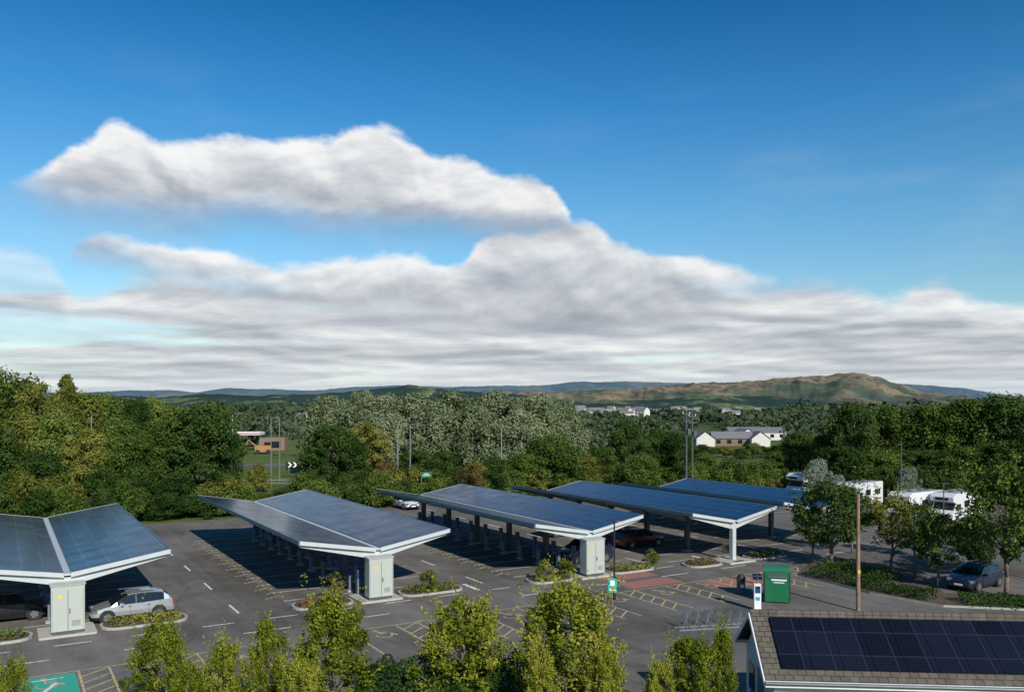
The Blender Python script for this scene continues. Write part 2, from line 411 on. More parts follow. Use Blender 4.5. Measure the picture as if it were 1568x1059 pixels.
# ---- carports
def carport(sc, t0, t1, hw, cab):
    L = t1-t0; zv, zt = 2.98, 3.78; mb = MB()
    sl = (zt-zv)/hw
    for sg in (-1, 1):
        def P(x, y, dz): return (sg*x, y, zv+sl*x+dz)
        def slab(x0, x1, y0, y1, d0, d1, mat):
            p = [P(x0, y0, d0), P(x1, y0, d0), P(x1, y1, d0), P(x0, y1, d0), P(x0, y0, d1), P(x1, y0, d1), P(x1, y1, d1), P(x0, y1, d1)]
            if sg < 0: p = [p[k] for k in (3, 2, 1, 0, 7, 6, 5, 4)]
            mb.hexa(p, mat)
        slab(.16, hw-.03, .06, L-.06, -.03, -.0, M_under)
        slab(.19, hw-.06, .09, L-.09, .004, .045, M_pv)
        slab(hw-.03, hw+.05, 0, L, -.2, .05, M_fas)
        slab(.16, hw-.03, -.02, .06, -.17, .055, M_steel)
        slab(.16, hw-.03, L-.06, L+.02, -.17, .055, M_steel)
        for x in np.linspace(.9, hw-.7, 4): slab(x, x+.09, .1, L-.1, -.18, -.034, M_galv)
        nb = max(2, round(L/5.4)); ys = [.35]+[.35+(L-1.2)*k/nb for k in range(1, nb+1)]
        for k, y in enumerate(ys):
            m = M_steel if k == 0 else M_galv; w = .12
            p = [(sg*.1, y-w, zv-.62), (sg*(hw-.1), y-w, zt-.34), (sg*(hw-.1), y+w, zt-.34), (sg*.1, y+w, zv-.62),
                 (sg*.1, y-w, zv-.17), (sg*(hw-.1), y-w, zt-.2), (sg*(hw-.1), y+w, zt-.2), (sg*.1, y+w, zv-.17)]
            if sg < 0: p = [p[k2] for k2 in (3, 2, 1, 0, 7, 6, 5, 4)]
            mb.hexa(p, m)
    for k, y in enumerate(ys):
        m = M_steel if k == 0 else M_dkst
        mb.box((0, y, 1.2), (.34, .34, 2.4), m)
        mb.hexa([(-.17, y-.15, 2.35), (.17, y-.15, 2.35), (.17, y+.15, 2.35), (-.17, y+.15, 2.35), (-.5, y-.15, zv-.16), (.5, y-.15, zv-.16), (.5, y+.15, zv-.16), (-.5, y+.15, zv-.16)], m)
        mb.box((0, y, .06), (.6, .6, .1), M_pave)
    mb.box((0, L/2, zv+.0), (.3, L+.02, .1), M_steel)
    mb.obj('solar_carport', ST(sc, t0), TH)
for c in CP: carport(*c)

def cabinet(sc, t):
    mb = MB(); w, d, h = 1.5, .75, 2.35
    mb.box((0, 0, .08), (w-.1, d-.1, .16), M_dkst); mb.box((0, 0, .16+h/2-.05), (w, d, h-.1), M_cab)
    mb.hexa([(-w/2-.05, -d/2-.05, h+.06), (w/2+.05, -d/2-.05, h+.06), (w/2+.05, d/2+.05, h+.06), (-w/2-.05, d/2+.05, h+.06), (-w/2-.05, -d/2-.05, h+.1), (w/2+.05, -d/2-.05, h+.1), (w/2+.05, d/2+.05, h+.18), (-w/2-.05, d/2+.05, h+.18)], M_cab)
    mb.box((0, -d/2-.004, 1.2), (.025, .012, 2.0), M_dkst)
    for x in (-.7, .7): mb.box((x, -d/2-.004, 1.2), (.012, .012, 2.0), M_dkst)
    mb.box((-.35, -d/2-.01, 1.85), (.16, .012, .2), M_yellow); mb.box((.08, -d/2-.03, 1.15), (.05, .05, .24), M_dkst)
    for k in range(5): mb.box((.36, -d/2-.008, .4+k*.06), (.4, .012, .02), M_dkst)
    mb.obj('electrical_cabinet', ST(sc, t, .1), TH, bevel=.012)
for sc, t0, *_ in CP[:3]: cabinet(sc, t0-.1)

mb = MB()
mb.box((0, 0, .75), (.3, .2, 1.5), M_chg); mb.box((0, -.005, 1.25), (.31, .205, .45), M_blue); mb.box((0, 0, 1.53), (.34, .24, .06), M_dkst)
mb.box((0, 0, .04), (.5, .4, .08), M_pave); mb.box((0, -.108, 1.28), (.2, .012, .14), M_glass)
for sgn in (-1, 1):
    for k in range(6):
        q0 = math.pi*k/6; q1 = math.pi*(k+1)/6
        mb.cyl((sgn*(.17+.12*math.sin(q0)), 0, .95-.3*(1-math.cos(q0))), (sgn*(.17+.12*math.sin(q1)), 0, .95-.3*(1-math.cos(q1))), .02, .02, M_black, 5)
ch0 = mb.obj('ev_charging_post', ST(CP[1][0]-.65, CP[1][1]+1.6), TH+math.pi/2)
for ci, (sc, t0, t1, hw, _) in enumerate(CP[:3]):
    for t in np.arange(t0+3.0, t1-1, 2.55):
        for ds in (-.65, .65):
            link('ev_charging_post', ch0.data, ST(sc+ds, t), TH+math.pi/2*(1 if ds > 0 else -1))

# ------------------------------------------------------------------ cars
def make_car(name, paint, L=4.1, W=1.76, H=1.48, suv=False):
    mb = MB(); b = 1.12 if suv else 1.0
    X = [0, .02, .06, .14, .235, .30, .36, .43, .50, .60, .72, .80, .87, .93, .975, 1.0]
    belt = [.5, .64, .72, .8, .87, .91, .93, .94, .945, .95, .97, .985, .99, .98, .93, .8]
    roof = [.51, .65, .74, .83, .9, 1.1, 1.28, 1.41, 1.46, 1.48, 1.47, 1.44, 1.39, 1.2, .96, .82]
    if suv: roof = [.51, .65, .74, .83, .9, 1.1, 1.28, 1.41, 1.46, 1.48, 1.48, 1.47, 1.44, 1.32, 1.0, .82]
    wid = [.68, .8, .88, .95, .98, 1, 1, 1, 1, 1, 1, .99, .97, .94, .89, .8]
    rings = []
    for i, x in enumerate(X):
        w = W/2*wid[i]; be = belt[i]*b; ro = roof[i]*H/1.48; ro = max(ro, be+.01)
        cabn = (ro-be)/.5; wr = w*(1-.24*min(1, cabn)-.02)
        zb = .2 if .02 < x < .98 else .3
        y = [w*.9, w*.98, w, w*.97, wr+ (w*.97-wr)*.12, wr*.86, wr*.45, 0]
        z = [zb, .38, .6*b if be > .7 else .45, be, ro-.05*min(1, cabn+.1), ro, ro+.018, ro+.022]
        r = [(x*L-L/2, yy, zz) for yy, zz in zip(y, z)]
        rings.append(r + [(p[0], -p[1], p[2]) for p in r[-2::-1]])
    n = len(rings[0]); V = [p for r in rings for p in r]
    for i in range(len(X)-1):
        xm = (X[i]+X[i+1])/2
        for k in range(n-1):
            kk = k if k < 7 else n-2-k
            mat = paint
            if kk == 3 and .30 < xm < .9: mat = M_glass
            if kk >= 4 and .235 < xm < .43: mat = M_glass
            if kk >= 4 and .87 < xm < .975: mat = M_glass
            if kk == 0: mat = M_black
            o = i*n
            mb.add([V[o+k], V[o+n+k], V[o+n+k+1], V[o+k+1]], [(0, 1, 2, 3)], mat)
    for i in (0, len(X)-1):
        mb.add(rings[i], [tuple(range(n)) if i == 0 else tuple(range(n))[::-1]], M_black if i == 0 else paint)
    mb.add([(-L/2+.1, -W*.4, .2), (L/2-.1, -W*.4, .2), (L/2-.1, W*.4, .2), (-L/2+.1, W*.4, .2)], [(0, 1, 2, 3)], M_black)
    R = .33*(1.08 if suv else 1)
    for sx in (-L/2+.78, L/2-.8):
        for sg in (-1, 1):
            y = sg*W/2
            mb.cyl((sx, y-sg*.28, R+.02), (sx, y+sg*.003, R+.02), R+.06, R+.06, M_black, 24)
            mb.cyl((sx, y-sg*.22, R), (sx, y+sg*.012, R), R, R*.97, M_tyre, 24)
            mb.cyl((sx, y, R), (sx, y+sg*.018, R), R*.66, R*.62, M_dkst, 20)
            for k in range(5):
                q = k*2*math.pi/5
                mb.box((sx+math.cos(q)*R*.33, y+sg*.022, R+math.sin(q)*R*.33), (R*.6, .02, .07), M_rim, ry=-q)
            mb.cyl((sx, y, R), (sx, y+sg*.03, R), .06, .05, M_rim, 10)
    for sg in (-1, 1):
        mb.box((-L/2+.2, sg*W*.36, .68*b), (.3, .26, .13), M_rim, rz=sg*.35); mb.box((L/2-.1, sg*W*.39, .82*b), (.16, .16, .22), M_redp)
        mb.box((-L*.14, sg*(W/2+.08), .98*b), (.14, .2, .13), paint)
        mb.box((.12, sg*(W/2-.125), 1.17), (.06, .03, .5), M_black, rx=sg*.36)
        mb.box((-.15, sg*(W/2+.004), .55), (.012, .01, .6), M_black); mb.box((.75, sg*(W/2+.004), .58), (.012, .01, .6), M_black)
        for hx in (.0, .95): mb.box((hx+.05-.25, sg*(W/2+.006), .82*b), (.16, .03, .03), M_dkst)
        mb.box((.2, sg*(W/2-.27), H+.015), (1.6, .04, .04), M_dkst)
    mb.box((-L/2+.01, 0, .45), (.04, .5, .11), M_wsign); mb.box((-L/2+.02, 0, .62), (.05, .8, .12), M_black); mb.box((L/2-.0, 0, .6), (.03, .5, .11), M_yellow)
    return mb, name
def place_car(name, paint, s, t, head, **k):
    mb, _ = make_car(name, paint, **k)
    return mb.obj(name, ST(s, t, .012), TH+head, smooth=math.radians(35))
P_sil = carpaint('silver_car_paint', (.55, .57, .6), .6); P_navy = carpaint('navy_car_paint', (.02, .035, .08)); P_blk = carpaint('black_car_paint', (.012, .012, .014), .2)
P_mar = carpaint('maroon_car_paint', (.07, .015, .012)); P_wht = carpaint('white_car_paint', (.7, .7, .7), 0)
place_car('parked_hatchback', P_sil, 6.1, 50.0, 0)
place_car('parked_car', P_blk, .3, 53.0, math.pi)
place_car('parked_suv', P_navy, 36.6, 50.6, 0, L=4.4, H=1.75, W=1.85, suv=True)
place_car('parked_car', P_mar, 44.6, 54.0, math.pi, L=4.3)
place_car('parked_car', P_blk, 42.6, 62, math.pi)
def place_xy(name, paint, x, y, z, rz, **k):
    mb, _ = make_car(name, paint, **k); return mb.obj(name, (x, y, z), rz, smooth=math.radians(35))
navy_right = place_xy('parked_car', P_navy, 28.9, 53.0, .15, TH+.1, L=4.3)
place_xy('parked_car', P_wht, -11.8, 94.5, .012, TH+1.57)

def motorhome():
    mb = MB(); W = 2.25
    prof = [(-3.2, .45), (-3.2, 1.0), (-2.75, 1.35), (-2.25, 1.95), (-3.0, 2.15), (-3.05, 2.6), (-2.4, 2.95), (3.0, 2.95), (3.15, 2.8), (3.15, .45)]
    n = len(prof)
    mb.add([(x, -W/2, z) for x, z in prof]+[(x, W/2, z) for x, z in prof], [tuple(range(n)), tuple(range(n, 2*n))[::-1]]+[(k, n+k, n+(k+1) % n, (k+1) % n) for k in range(n)], P_wht)
    mb.hexa([(-2.8, -1.0, 1.34), (-2.74, -1.0, 1.34), (-2.74, 1.0, 1.34), (-2.8, 1.0, 1.34), (-2.32, -1.0, 1.94), (-2.26, -1.0, 1.94), (-2.26, 1.0, 1.94), (-2.32, 1.0, 1.94)], M_glass)
    mb.box((-3.21, 0, .8), (.04, 1.4, .26), M_black); mb.box((-3.2, 0, .52), (.1, 2.1, .2), M_black); mb.box((-3.04, 0, 2.4), (.04, 1.3, .25), M_glass)
    for sg in (-1, 1):
        mb.box((-3.2, sg*.85, .85), (.06, .3, .2), M_rim)
        mb.box((-1.9, sg*(W/2+.004), 1.6), (.9, .012, .6), M_glass)
        for x, w in ((-.2, 1.1), (1.9, 1.2)): mb.box((x, sg*(W/2+.006), 1.85), (w, .014, .62), M_glass)
        mb.box((.0, sg*(W/2+.005), 1.05), (5.6, .01, .16), M_dkst); mb.box((-2.55, sg*(W/2+.15), 1.55), (.12, .22, .35), M_black)
        mb.box((.0, sg*(W/2+.004), .48), (3.2, .01, .2), M_black)
        for x in (-2.2, 1.9):
            mb.cyl((x, sg*(W/2-.2), .38), (x, sg*(W/2+.006), .38), .45, .45, M_black, 20); mb.cyl((x, sg*(W/2-.2), .35), (x, sg*(W/2+.014), .35), .34, .33, M_tyre, 20)
            mb.cyl((x, sg*(W/2), .35), (x, sg*(W/2+.02), .35), .2, .18, M_rim, 14)
    mb.box((.8, -(W/2+.006), 1.35), (.6, .014, 1.7), M_wsign)
    for x in (-1, .8, 2.2): mb.box((x, 0, 3.0), (.5, .5, .1), M_dkst)
    return mb
mh = motorhome().obj('parked_motorhome', (SV(1402, 85), 85, 0), math.radians(34), bevel=.05)
for u, Y, r in ((1464, 84.5, 38), (1316, 95, 40), (1240, 108, 30)):
    o = link('parked_motorhome', mh.data, (SV(u, Y), Y, 0), math.radians(r)); b = o.modifiers.new('b', 'BEVEL'); b.width = .05; b.segments = 2; b.limit_method = 'ANGLE'

# ------------------------------------------------------------------ street furniture
mb = MB()
mb.cyl((0, 0, 0), (0, 0, .9), .09, .085, M_black, 12); mb.cyl((0, 0, .9), (0, 0, 4.7), .055, .045, M_black, 10)
mb.box((.22, 0, 4.68), (.62, .16, .07), M_black, rz=0); mb.cyl((0, 0, 4.7), (0, 0, 4.85), .045, .02, M_black)
mb.box((.32, 0, 4.64), (.3, .12, .03), M_wsign)
mb.obj('street_lamp', (6.05, 50.2, 0), .2)
mb = MB(); mb.cyl((0, 0.03, 0), (0, 0.03, 1.6), .03, .03, M_galv); mb.box((0, 0, 1.2), (.52, .02, .8), M_tealsign); mb.box((0, -.012, 1.33), (.26, .01, .3), M_wsign); mb.box((0, -.012, .93), (.4, .01, .05), M_wsign); mb.box((0, -.012, 1.02), (.34, .01, .05), M_wsign)
mb.obj('charging_bay_sign', (5.75, 48.6, 0), .15)
mb = MB(); mb.box((0, 0, .95), (1.45, 1.2, 1.75), M_green)
mb.hexa([(-.75, -.62, 1.825), (.75, -.62, 1.825), (.75, .62, 1.825), (-.75, .62, 1.825), (-.75, -.45, 2.05), (.75, -.45, 2.05), (.75, .62, 2.05), (-.75, .62, 2.05)], M_green)
for x in (-.55, .55):
    for y in (-.45, .45): mb.box((x, y, .04), (.14, .14, .08), M_dkst)
mb.box((.1, -.606, 1.35), (.85, .012, .09), M_wsign); mb.box((.1, -.606, 1.2), (.6, .012, .05), M_wsign); mb.box((0, -.61, 1.62), (1.0, .02, .2), M_dkst); mb.box((0, -.63, 1.52), (1.05, .06, .03), M_galv)
for x in (-.7, .7): mb.box((x, -.605, .95), (.05, .012, 1.7), M_black)
mb.obj('recycling_bank', (15.55, 49.9, 0), -.25, bevel=.02)
mb = MB(); mb.box((0, 0, .06), (.5, .45, .12), M_pave); mb.box((0, 0, .8), (.38, .32, 1.4), M_wsign); mb.box((0, -.165, 1.2), (.3, .012, .4), M_blue); mb.box((0, -.172, 1.3), (.18, .012, .12), M_glass)
mb.cyl((0, .05, 1.5), (0, .05, 1.85), .03, .03, M_galv); mb.box((0, 0, 1.9), (.5, .45, .04), M_pv, rx=.6); mb.box((.0, -.17, .7), (.24, .012, .2), M_tealsign)
mb.obj('parking_pay_machine', (13.75, 47.6, 0), -.1, bevel=.01)
mb = MB(); mb.cyl((0, 0, 0), (0, 0, .95), .25, .27, M_dkst, 14); mb.cyl((0, 0, .95), (0, 0, 1.15), .29, .16, M_black, 14); mb.box((0, -.24, .85), (.26, .08, .14), M_black); mb.box((0, -.262, .5), (.2, .02, .2), M_wsign)
mb.obj('litter_bin', (14.0, 51.9, 0), 0)
mb = MB()
for k in range(6):
    x = k*.6
    mb.cyl((x, 0, 0), (x+.3, 0, .85), .024, .024, M_rim, 8); mb.cyl((x, .6, 0), (x+.3, .6, .85), .024, .024, M_rim, 8); mb.cyl((x+.3, 0, .85), (x+.3, .6, .85), .024, .024, M_rim, 8); mb.cyl((x+.3, .3, .84), (x+.42, .3, .02), .024, .024, M_rim, 8)
mb.box((1.7, 0, .03), (3.8, .08, .06), M_galv); mb.box((1.7, .6, .03), (3.8, .08, .06), M_galv)
mb.obj('cycle_rack', (8.7, 43.3, 0), .22)
def pole(name, x, y, h, kind='post', rz=0.):
    mb = MB()
    if kind == 'wood':
        mb.cyl((0, 0, 0), (0, 0, h), .12, .09, M_wood, 12); mb.cyl((0, 0, h), (0, 0, h+.04), .1, .04, M_galv, 10); mb.box((0, -.13, 2.2), (.14, .02, .2), M_yellow)
    elif kind == 'util':
        mb.cyl((0, 0, 0), (0, 0, h), .14, .1, M_dkst, 10); mb.box((0, 0, h-.5), (1.0, .1, .1), M_dkst); mb.box((0, 0, h-1.3), (.8, .1, .1), M_dkst)
        for q in (-.45, 0, .45): mb.cyl((q, 0, h-.45), (q, 0, h-.2), .05, .04, M_wsign, 8)
        mb.box((.2, -.25, h-2.6), (.4, .35, .6), M_dkst)
    elif kind == 'high':
        mb.cyl((0, 0, 0), (0, 0, h), .09, .06, M_galv, 8); mb.cyl((0, 0, h), (.7, 0, h+.12), .04, .04, M_galv, 6); mb.box((.95, 0, h+.12), (.6, .2, .09), M_galv)
    else:
        mb.cyl((0, 0, 0), (0, 0, 1), .09, .08, M_dkst, 8); mb.cyl((0, 0, 1), (0, 0, h), .06, .045, M_dkst, 8); mb.box((.2, 0, h), (.6, .16, .07), M_dkst)
    return mb.obj(name, (x, y, 0), rz)
pole('wooden_pole', SV(1314, 47.5), 47.5, 6.5, 'wood')
pole('utility_pole', SV(1051, 104), 104, 10.9, 'util', .3); pole('utility_pole', SV(1060, 105.5), 105.5, 10.6, 'util', .3)
for u, Y, vt in ((609, 103, 650), (628, 102.5, 650), (415, 128, 640), (428, 128, 640), (356, 104, 634), (768, 108, 655), (140, 104, 636)):
    pole('road_light_column', SV(u, Y), Y, 11.5-(vt-620)*Y/1300, 'high', random.uniform(-.6, .6))
for u, Y, vt in ((1400, 56, 786), (1380, 90, 680), (1445, 80, 740)):
    pole('street_lamp', SV(u, Y), Y, 11.5-(vt-620)*Y/1300, 'post', random.uniform(-3, 3))
mb = MB()
for x in (-1.6, 1.6): mb.cyl((x, .05, 0), (x, .05, 1.6), .05, .05, M_galv)
mb.box((0, 0, 1.3), (4.2, .05, .9), M_black)
for k in range(5):
    x = -1.75+k*.8
    mb.hexa([(x, -.04, .9), (x+.3, -.04, .9), (x+.3, -.03, .9), (x, -.03, .9), (x+.35, -.04, 1.3), (x+.65, -.04, 1.3), (x+.65, -.03, 1.3), (x+.35, -.03, 1.3)], M_wsign)
    mb.hexa([(x+.35, -.04, 1.3), (x+.65, -.04, 1.3), (x+.65, -.03, 1.3), (x+.35, -.03, 1.3), (x, -.04, 1.7), (x+.3, -.04, 1.7), (x+.3, -.03, 1.7), (x, -.03, 1.7)], M_wsign)
mb.obj('chevron_sign', (SV(458, 134), 134, .8), .1)
mb = MB()
for x in (-.6, .6): mb.cyl((x, .05, 0), (x, .05, 2.6), .05, .05, M_galv)
mb.box((0, 0, 2.3), (1.3, .04, .7), M_green); mb.box((0, -.03, 2.25), (.9, .02, .08), M_wsign); mb.box((0, -.03, 2.45), (.6, .02, .07), M_wsign)
mb.obj('direction_sign', (SV(653, 101), 101, 0.9), .1)
mb = MB()
for k in range(9): mb.cyl((k*2, 0, 0), (k*2, 0, 1.1), .05, .05, M_galv, 6)
mb.box((8, 0, 1.05), (16.4, .06, .1), M_galv); mb.box((8, 0, .6), (16.4, .06, .08), M_galv)
mb.obj('guard_rail', (SV(370, 118), 118, 0), .15)

# ------------------------------------------------------------------ building with solar roof (bottom right)
def rooftiles():
    m, nt, b = newmat('roof_tiles'); o = OBJC(nt)
    br = N(nt, 'ShaderNodeTexBrick'); nt.links.new(o, br.inputs['Vector'])
    for k, v in (('Scale', 1.), ('Mortar Size', .015), ('Brick Width', .3), ('Row Height', .2), ('Bias', 0.)): br.inputs[k].default_value = v
    br.inputs['Color1'].default_value = (.085, .07, .055, 1); br.inputs['Color2'].default_value = (.12, .1, .08, 1); br.inputs['Mortar'].default_value = (.035, .03, .025, 1)
    f = NOI(nt, o, 2.5, 6, .7)
    nt.links.new(MIX(nt, MAPR(nt, f, .48, .68, 0, .55), br.outputs['Color'], (.15, .145, .11)), b.inputs['Base Color']); b.inputs['Roughness'].default_value = .95
    bp = N(nt, 'ShaderNodeBump'); bp.inputs['Distance'].default_value = .03; nt.links.new(br.outputs['Fac'], bp.inputs['Height']); bp.invert = True; nt.links.new(bp.outputs[0], b.inputs['Normal'])
    return m
M_tile = rooftiles(); M_pv2 = pvmat('roof_solar_cells', 1.015, .88, (.006, .008, .016), (.026, .028, .042), .12, .3, (.7, .8, 1))
mb = MB(); Lb = 16; rr = 2.6; zr, ze = 4.12, 2.5; oh = .35
sl = (zr-ze)/rr
def RP(x, y, dz=0): return (x, y, zr-sl*abs(y)+dz)
for sg in (-1, 1):
    p = [RP(-oh, 0, -.1), RP(Lb, 0, -.1), RP(Lb, sg*rr, -.1), RP(-oh, sg*rr, -.1), RP(-oh, 0), RP(Lb, 0), RP(Lb, sg*rr), RP(-oh, sg*rr)]
    if sg < 0: p = [p[k] for k in (3, 2, 1, 0, 7, 6, 5, 4)]
    mb.hexa(p, M_tile)
    mb.box((Lb/2-oh/2, sg*(rr+.03), ze-.12), (Lb+oh, .06, .2), M_wsign)
    mb.cyl((-oh, sg*(rr+.1), ze-.08), (Lb, sg*(rr+.1), ze-.08), .06, .06, M_dkst, 8)
    q = [(-oh-.04, 0, zr-.2), (-oh-.003, 0, zr-.2), (-oh-.003, sg*rr, ze-.2), (-oh-.04, sg*rr, ze-.2), (-oh-.04, 0, zr+.0), (-oh-.003, 0, zr+.0), (-oh-.003, sg*rr, ze+.0), (-oh-.04, sg*rr, ze+.0)]
    mb.hexa(q, M_wsign)
for k in range(36): mb.cyl((-oh+k*.45, 0, zr-.02), (-oh+k*.45+.44, 0, zr-.02), .1, .11, M_tile, 8)
for i in range(2):
    for j in range(15):
        y0 = -.32-i*.97; y1 = y0-.95; x0 = .28+j*1.015; x1 = x0+1.0
        mb.hexa([RP(x0, y1, .05), RP(x1, y1, .05), RP(x1, y0, .05), RP(x0, y0, .05), RP(x0, y1, .1), RP(x1, y1, .1), RP(x1, y0, .1), RP(x0, y0, .1)], M_pv2)
mb.box((Lb/2, 0, ze/2-.1), (Lb, 2*rr-.6, ze-.2), M_rend)
mb.add([(0, -rr+.3, ze-.2), (0, rr-.3, ze-.2), (0, 0, zr-.15)], [(0, 2, 1)], M_rend)
mb.box((-.01, -.3, 1.05), (.05, .95, 2.1), M_fas); mb.box((-.01, 1.2, 1.4), (.06, .9, 1.0), M_glass); mb.box((-.02, 1.2, .87), (.12, 1.0, .06), M_wsign)
mb.obj('solar_roof_building', (8.85, 30.4, 0), math.radians(-4.5))

# ------------------------------------------------------------------ distant buildings
def house(mb, x, y, L, W, h, rh, rz, wall, roof, z=0):
    R = Matrix.Rotation(rz, 3, 'Z')
    def T(a, b, c): 
        v = R @ Vector((a, b, 0)); return (x+v.x, y+v.y, z+c)
    mb.hexa([T(-L/2, -W/2, -2), T(L/2, -W/2, -2), T(L/2, W/2, -2), T(-L/2, W/2, -2), T(-L/2, -W/2, h), T(L/2, -W/2, h), T(L/2, W/2, h), T(-L/2, W/2, h)], wall)
    mb.add([T(-L/2, -W/2, h), T(-L/2, W/2, h), T(-L/2, 0, h+rh)], [(0, 2, 1)], wall); mb.add([T(L/2, -W/2, h), T(L/2, W/2, h), T(L/2, 0, h+rh)], [(0, 1, 2)], wall)
    o = .3
    for sg in (-1, 1): mb.add([T(-L/2-o, sg*(W/2+o), h-.1), T(L/2+o, sg*(W/2+o), h-.1), T(L/2+o, 0, h+rh+.1), T(-L/2-o, 0, h+rh+.1)], [(0, 1, 2, 3)], roof)
    if L > 9:
        for k in range(int(L/3)):
            a = -L/2+1.5+k*3
            c = T(a, -W/2-.02, h*.55); mb.box(c, (1.2, .06, 1.1), M_glass, rz=rz)
mb = MB(); house(mb, 0, 0, 8, 5, 2.2, 1.9, math.pi/2, M_rend, M_roofg); house(mb, 8, 3, 11, 6, 2.2, 1.7, 0, M_brick, M_roofg); house(mb, 15, 0, 8, 5, 2.2, 1.9, math.pi/2, M_rend, M_roofg)
mb.obj('white_gabled_house', (SV(1078, 240), 240, 0), -.1)
mb = MB(); house(mb, 0, 0, 20, 12, 2.6, 1.5, 0, M_rend, M_roofg); mb.obj('grey_roofed_shed', (SV(1160, 285), 285, 0), -.08)
mb = MB(); house(mb, 0, 0, 8, 6, 2.6, 2.0, math.pi/2, M_rend, M_roofg); mb.obj('white_gabled_house', (SV(1138, 248), 248, 0), .1)
mb = MB(); mb.box((0, 0, 4.4), (7, 6, .7), M_wsign); mb.box((0, -3.02, 4.4), (7.1, .06, .25), M_redp)
for x in (-3, 3): mb.box((x, 0, 2.05), (.4, .4, 4.1), M_galv)
mb.box((6, 3, 1.6), (6, 6, 3.2), M_brick); mb.box((6, -.05, 1.5), (4, .1, 1.6), M_glass)
mb.obj('filling_station', (SV(380, 215), 215, 0), .1)
mb = MB(); mb.box((0, 0, 1.3), (3.6, 1.9, 1.5), M_orange); mb.box((1.0, 0, 2.4), (1.4, 1.7, .9), M_glass); mb.box((1.0, 0, 2.9), (1.6, 1.8, .12), M_orange)
for x in (-1.2, 1.2):
    for sg in (-1, 1): mb.cyl((x, sg*.7, .55), (x, sg*1.05, .55), .55, .55, M_tyre, 16)
mb.cyl((-1.6, 0, 1.8), (-3.4, 0, 3.4), .15, .12, M_orange, 8); mb.cyl((-3.4, 0, 3.4), (-4.0, 0, 1.4), .12, .1, M_orange, 8)
mb.obj('orange_digger', (SV(403, 200), 200, 0), .2)
mb = MB(); rg = random.Random(3)
for k in range(60):
    Y = rg.uniform(650, 1600); u = rg.choice([rg.uniform(880, 1170), rg.uniform(880, 1000), rg.uniform(420, 560)])
    house(mb, SV(u, Y), Y, rg.uniform(8, 13), 7, rg.uniform(4, 5.5), rg.uniform(2, 3), rg.uniform(-.9, .9), rg.choice([M_rend, M_rend, M_pave]), rg.choice([M_roofg, M_roofg, M_brick]), z=rg.uniform(-1, 3))
mb.obj('distant_town')

# ------------------------------------------------------------------ hills
def hillmat(name, mode):
    m, nt, b = newmat(name); p = POS(nt)
    mp = N(nt, 'ShaderNodeMapping'); mp.inputs['Scale'].default_value = (1, .3, 2.5); nt.links.new(p, mp.inputs[0]); p2 = mp.outputs[0]
    if mode == 'wood':
        f = NOI(nt, p2, .0075, 6, .65); g2 = NOI(nt, p2, .05, 4, .7)
        c = RAMP(nt, f, [(.3, (.018, .04, .03)), (.5, (.03, .056, .038)), (.55, (.045, .072, .043)), (.58, (.15, .2, .08)), (.68, (.16, .18, .09))])
        c = MIX(nt, MAPR(nt, g2, .42, .6, 0, .6), c, (.018, .036, .03))
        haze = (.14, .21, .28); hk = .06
    elif mode == 'moor':
        f = NOI(nt, p2, .0035, 7, .68); g2 = NOI(nt, p2, .014, 6, .72)
        c = RAMP(nt, f, [(.36, (.04, .068, .045)), (.45, (.085, .11, .055)), (.5, (.24, .18, .1)), (.6, (.28, .19, .12)), (.67, (.13, .16, .07))])
        c = MIX(nt, MAPR(nt, g2, .48, .58, 0, .8), c, (.04, .05, .045))
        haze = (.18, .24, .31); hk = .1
    else:
        f = NOI(nt, p2, .002, 7, .7)
        c = RAMP(nt, f, [(.35, (.05, .09, .1)), (.5, (.075, .115, .12)), (.58, (.14, .16, .12)), (.7, (.18, .17, .13))])
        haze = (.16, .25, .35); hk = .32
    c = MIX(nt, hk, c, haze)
    nt.links.new(c, b.inputs['Base Color']); b.inputs['Roughness'].default_value = 1; b.inputs['Specular IOR Level'].default_value = 0
    return m
def ridge(name, prof, rc, depth, mat, amp, seed, tree_h=0., sky=0.):
    us = [p[0] for p in prof]; vs = [p[1] for p in prof]
    na, nr = 760, 40; V = []
    for i in range(na):
        az = -.72+1.44*i/(na-1); u = 784+1300*math.tan(az); v = float(np.interp(u, us, vs))
        top = (620-v)*rc*math.cos(az)/1300+11.5
        top += sky*noise.fractal(Vector((az*60, 0, seed)), .9, 2.1, 6)
        for j in range(nr):
            x = j/(nr-1); r = rc-depth+1.35*depth*x; xx = x*1.35
            gg = (3*xx**2-2*xx**3) if xx < 1 else 1-(xx-1)*1.2
            X, Y = r*math.sin(az), r*math.cos(az)
            nz = noise.ridged_multi_fractal(Vector((X/depth*7, Y/depth*4, seed)), .9, 2.1, 6, 1, 2)-1.2
            z = top*gg+nz*amp*(gg*(1.12-gg)*3.4) + (noise.noise(Vector((X/28, Y/60, seed)))*tree_h*gg)-3
            V.append((X, Y, z))
    F = [(i*nr+j, (i+1)*nr+j, (i+1)*nr+j+1, i*nr+j+1) for i in range(na-1) for j in range(nr-1)]
    me = bpy.data.meshes.new(name); me.from_pydata(V, [], F); me.materials.append(mat)
    me.polygons.foreach_set('use_smooth', [True]*len(F)); me.update()
    return link(name, me, (0, 0, 0))
ridge('distant_hills', [(-200, 603), (0, 601), (130, 601), (200, 598), (260, 597), (300, 600), (350, 594), (420, 596), (480, 598), (540, 593), (600, 590), (700, 592), (780, 590), (850, 588), (880, 585), (940, 584), (1040, 586), (1130, 589), (1160, 590), (1240, 590), (1380, 588), (1430, 591), (1480, 595), (1520, 602), (1568, 608), (1800, 610)], 8500, 3200, hillmat('far_hill', 'far'), 26, 3.1)
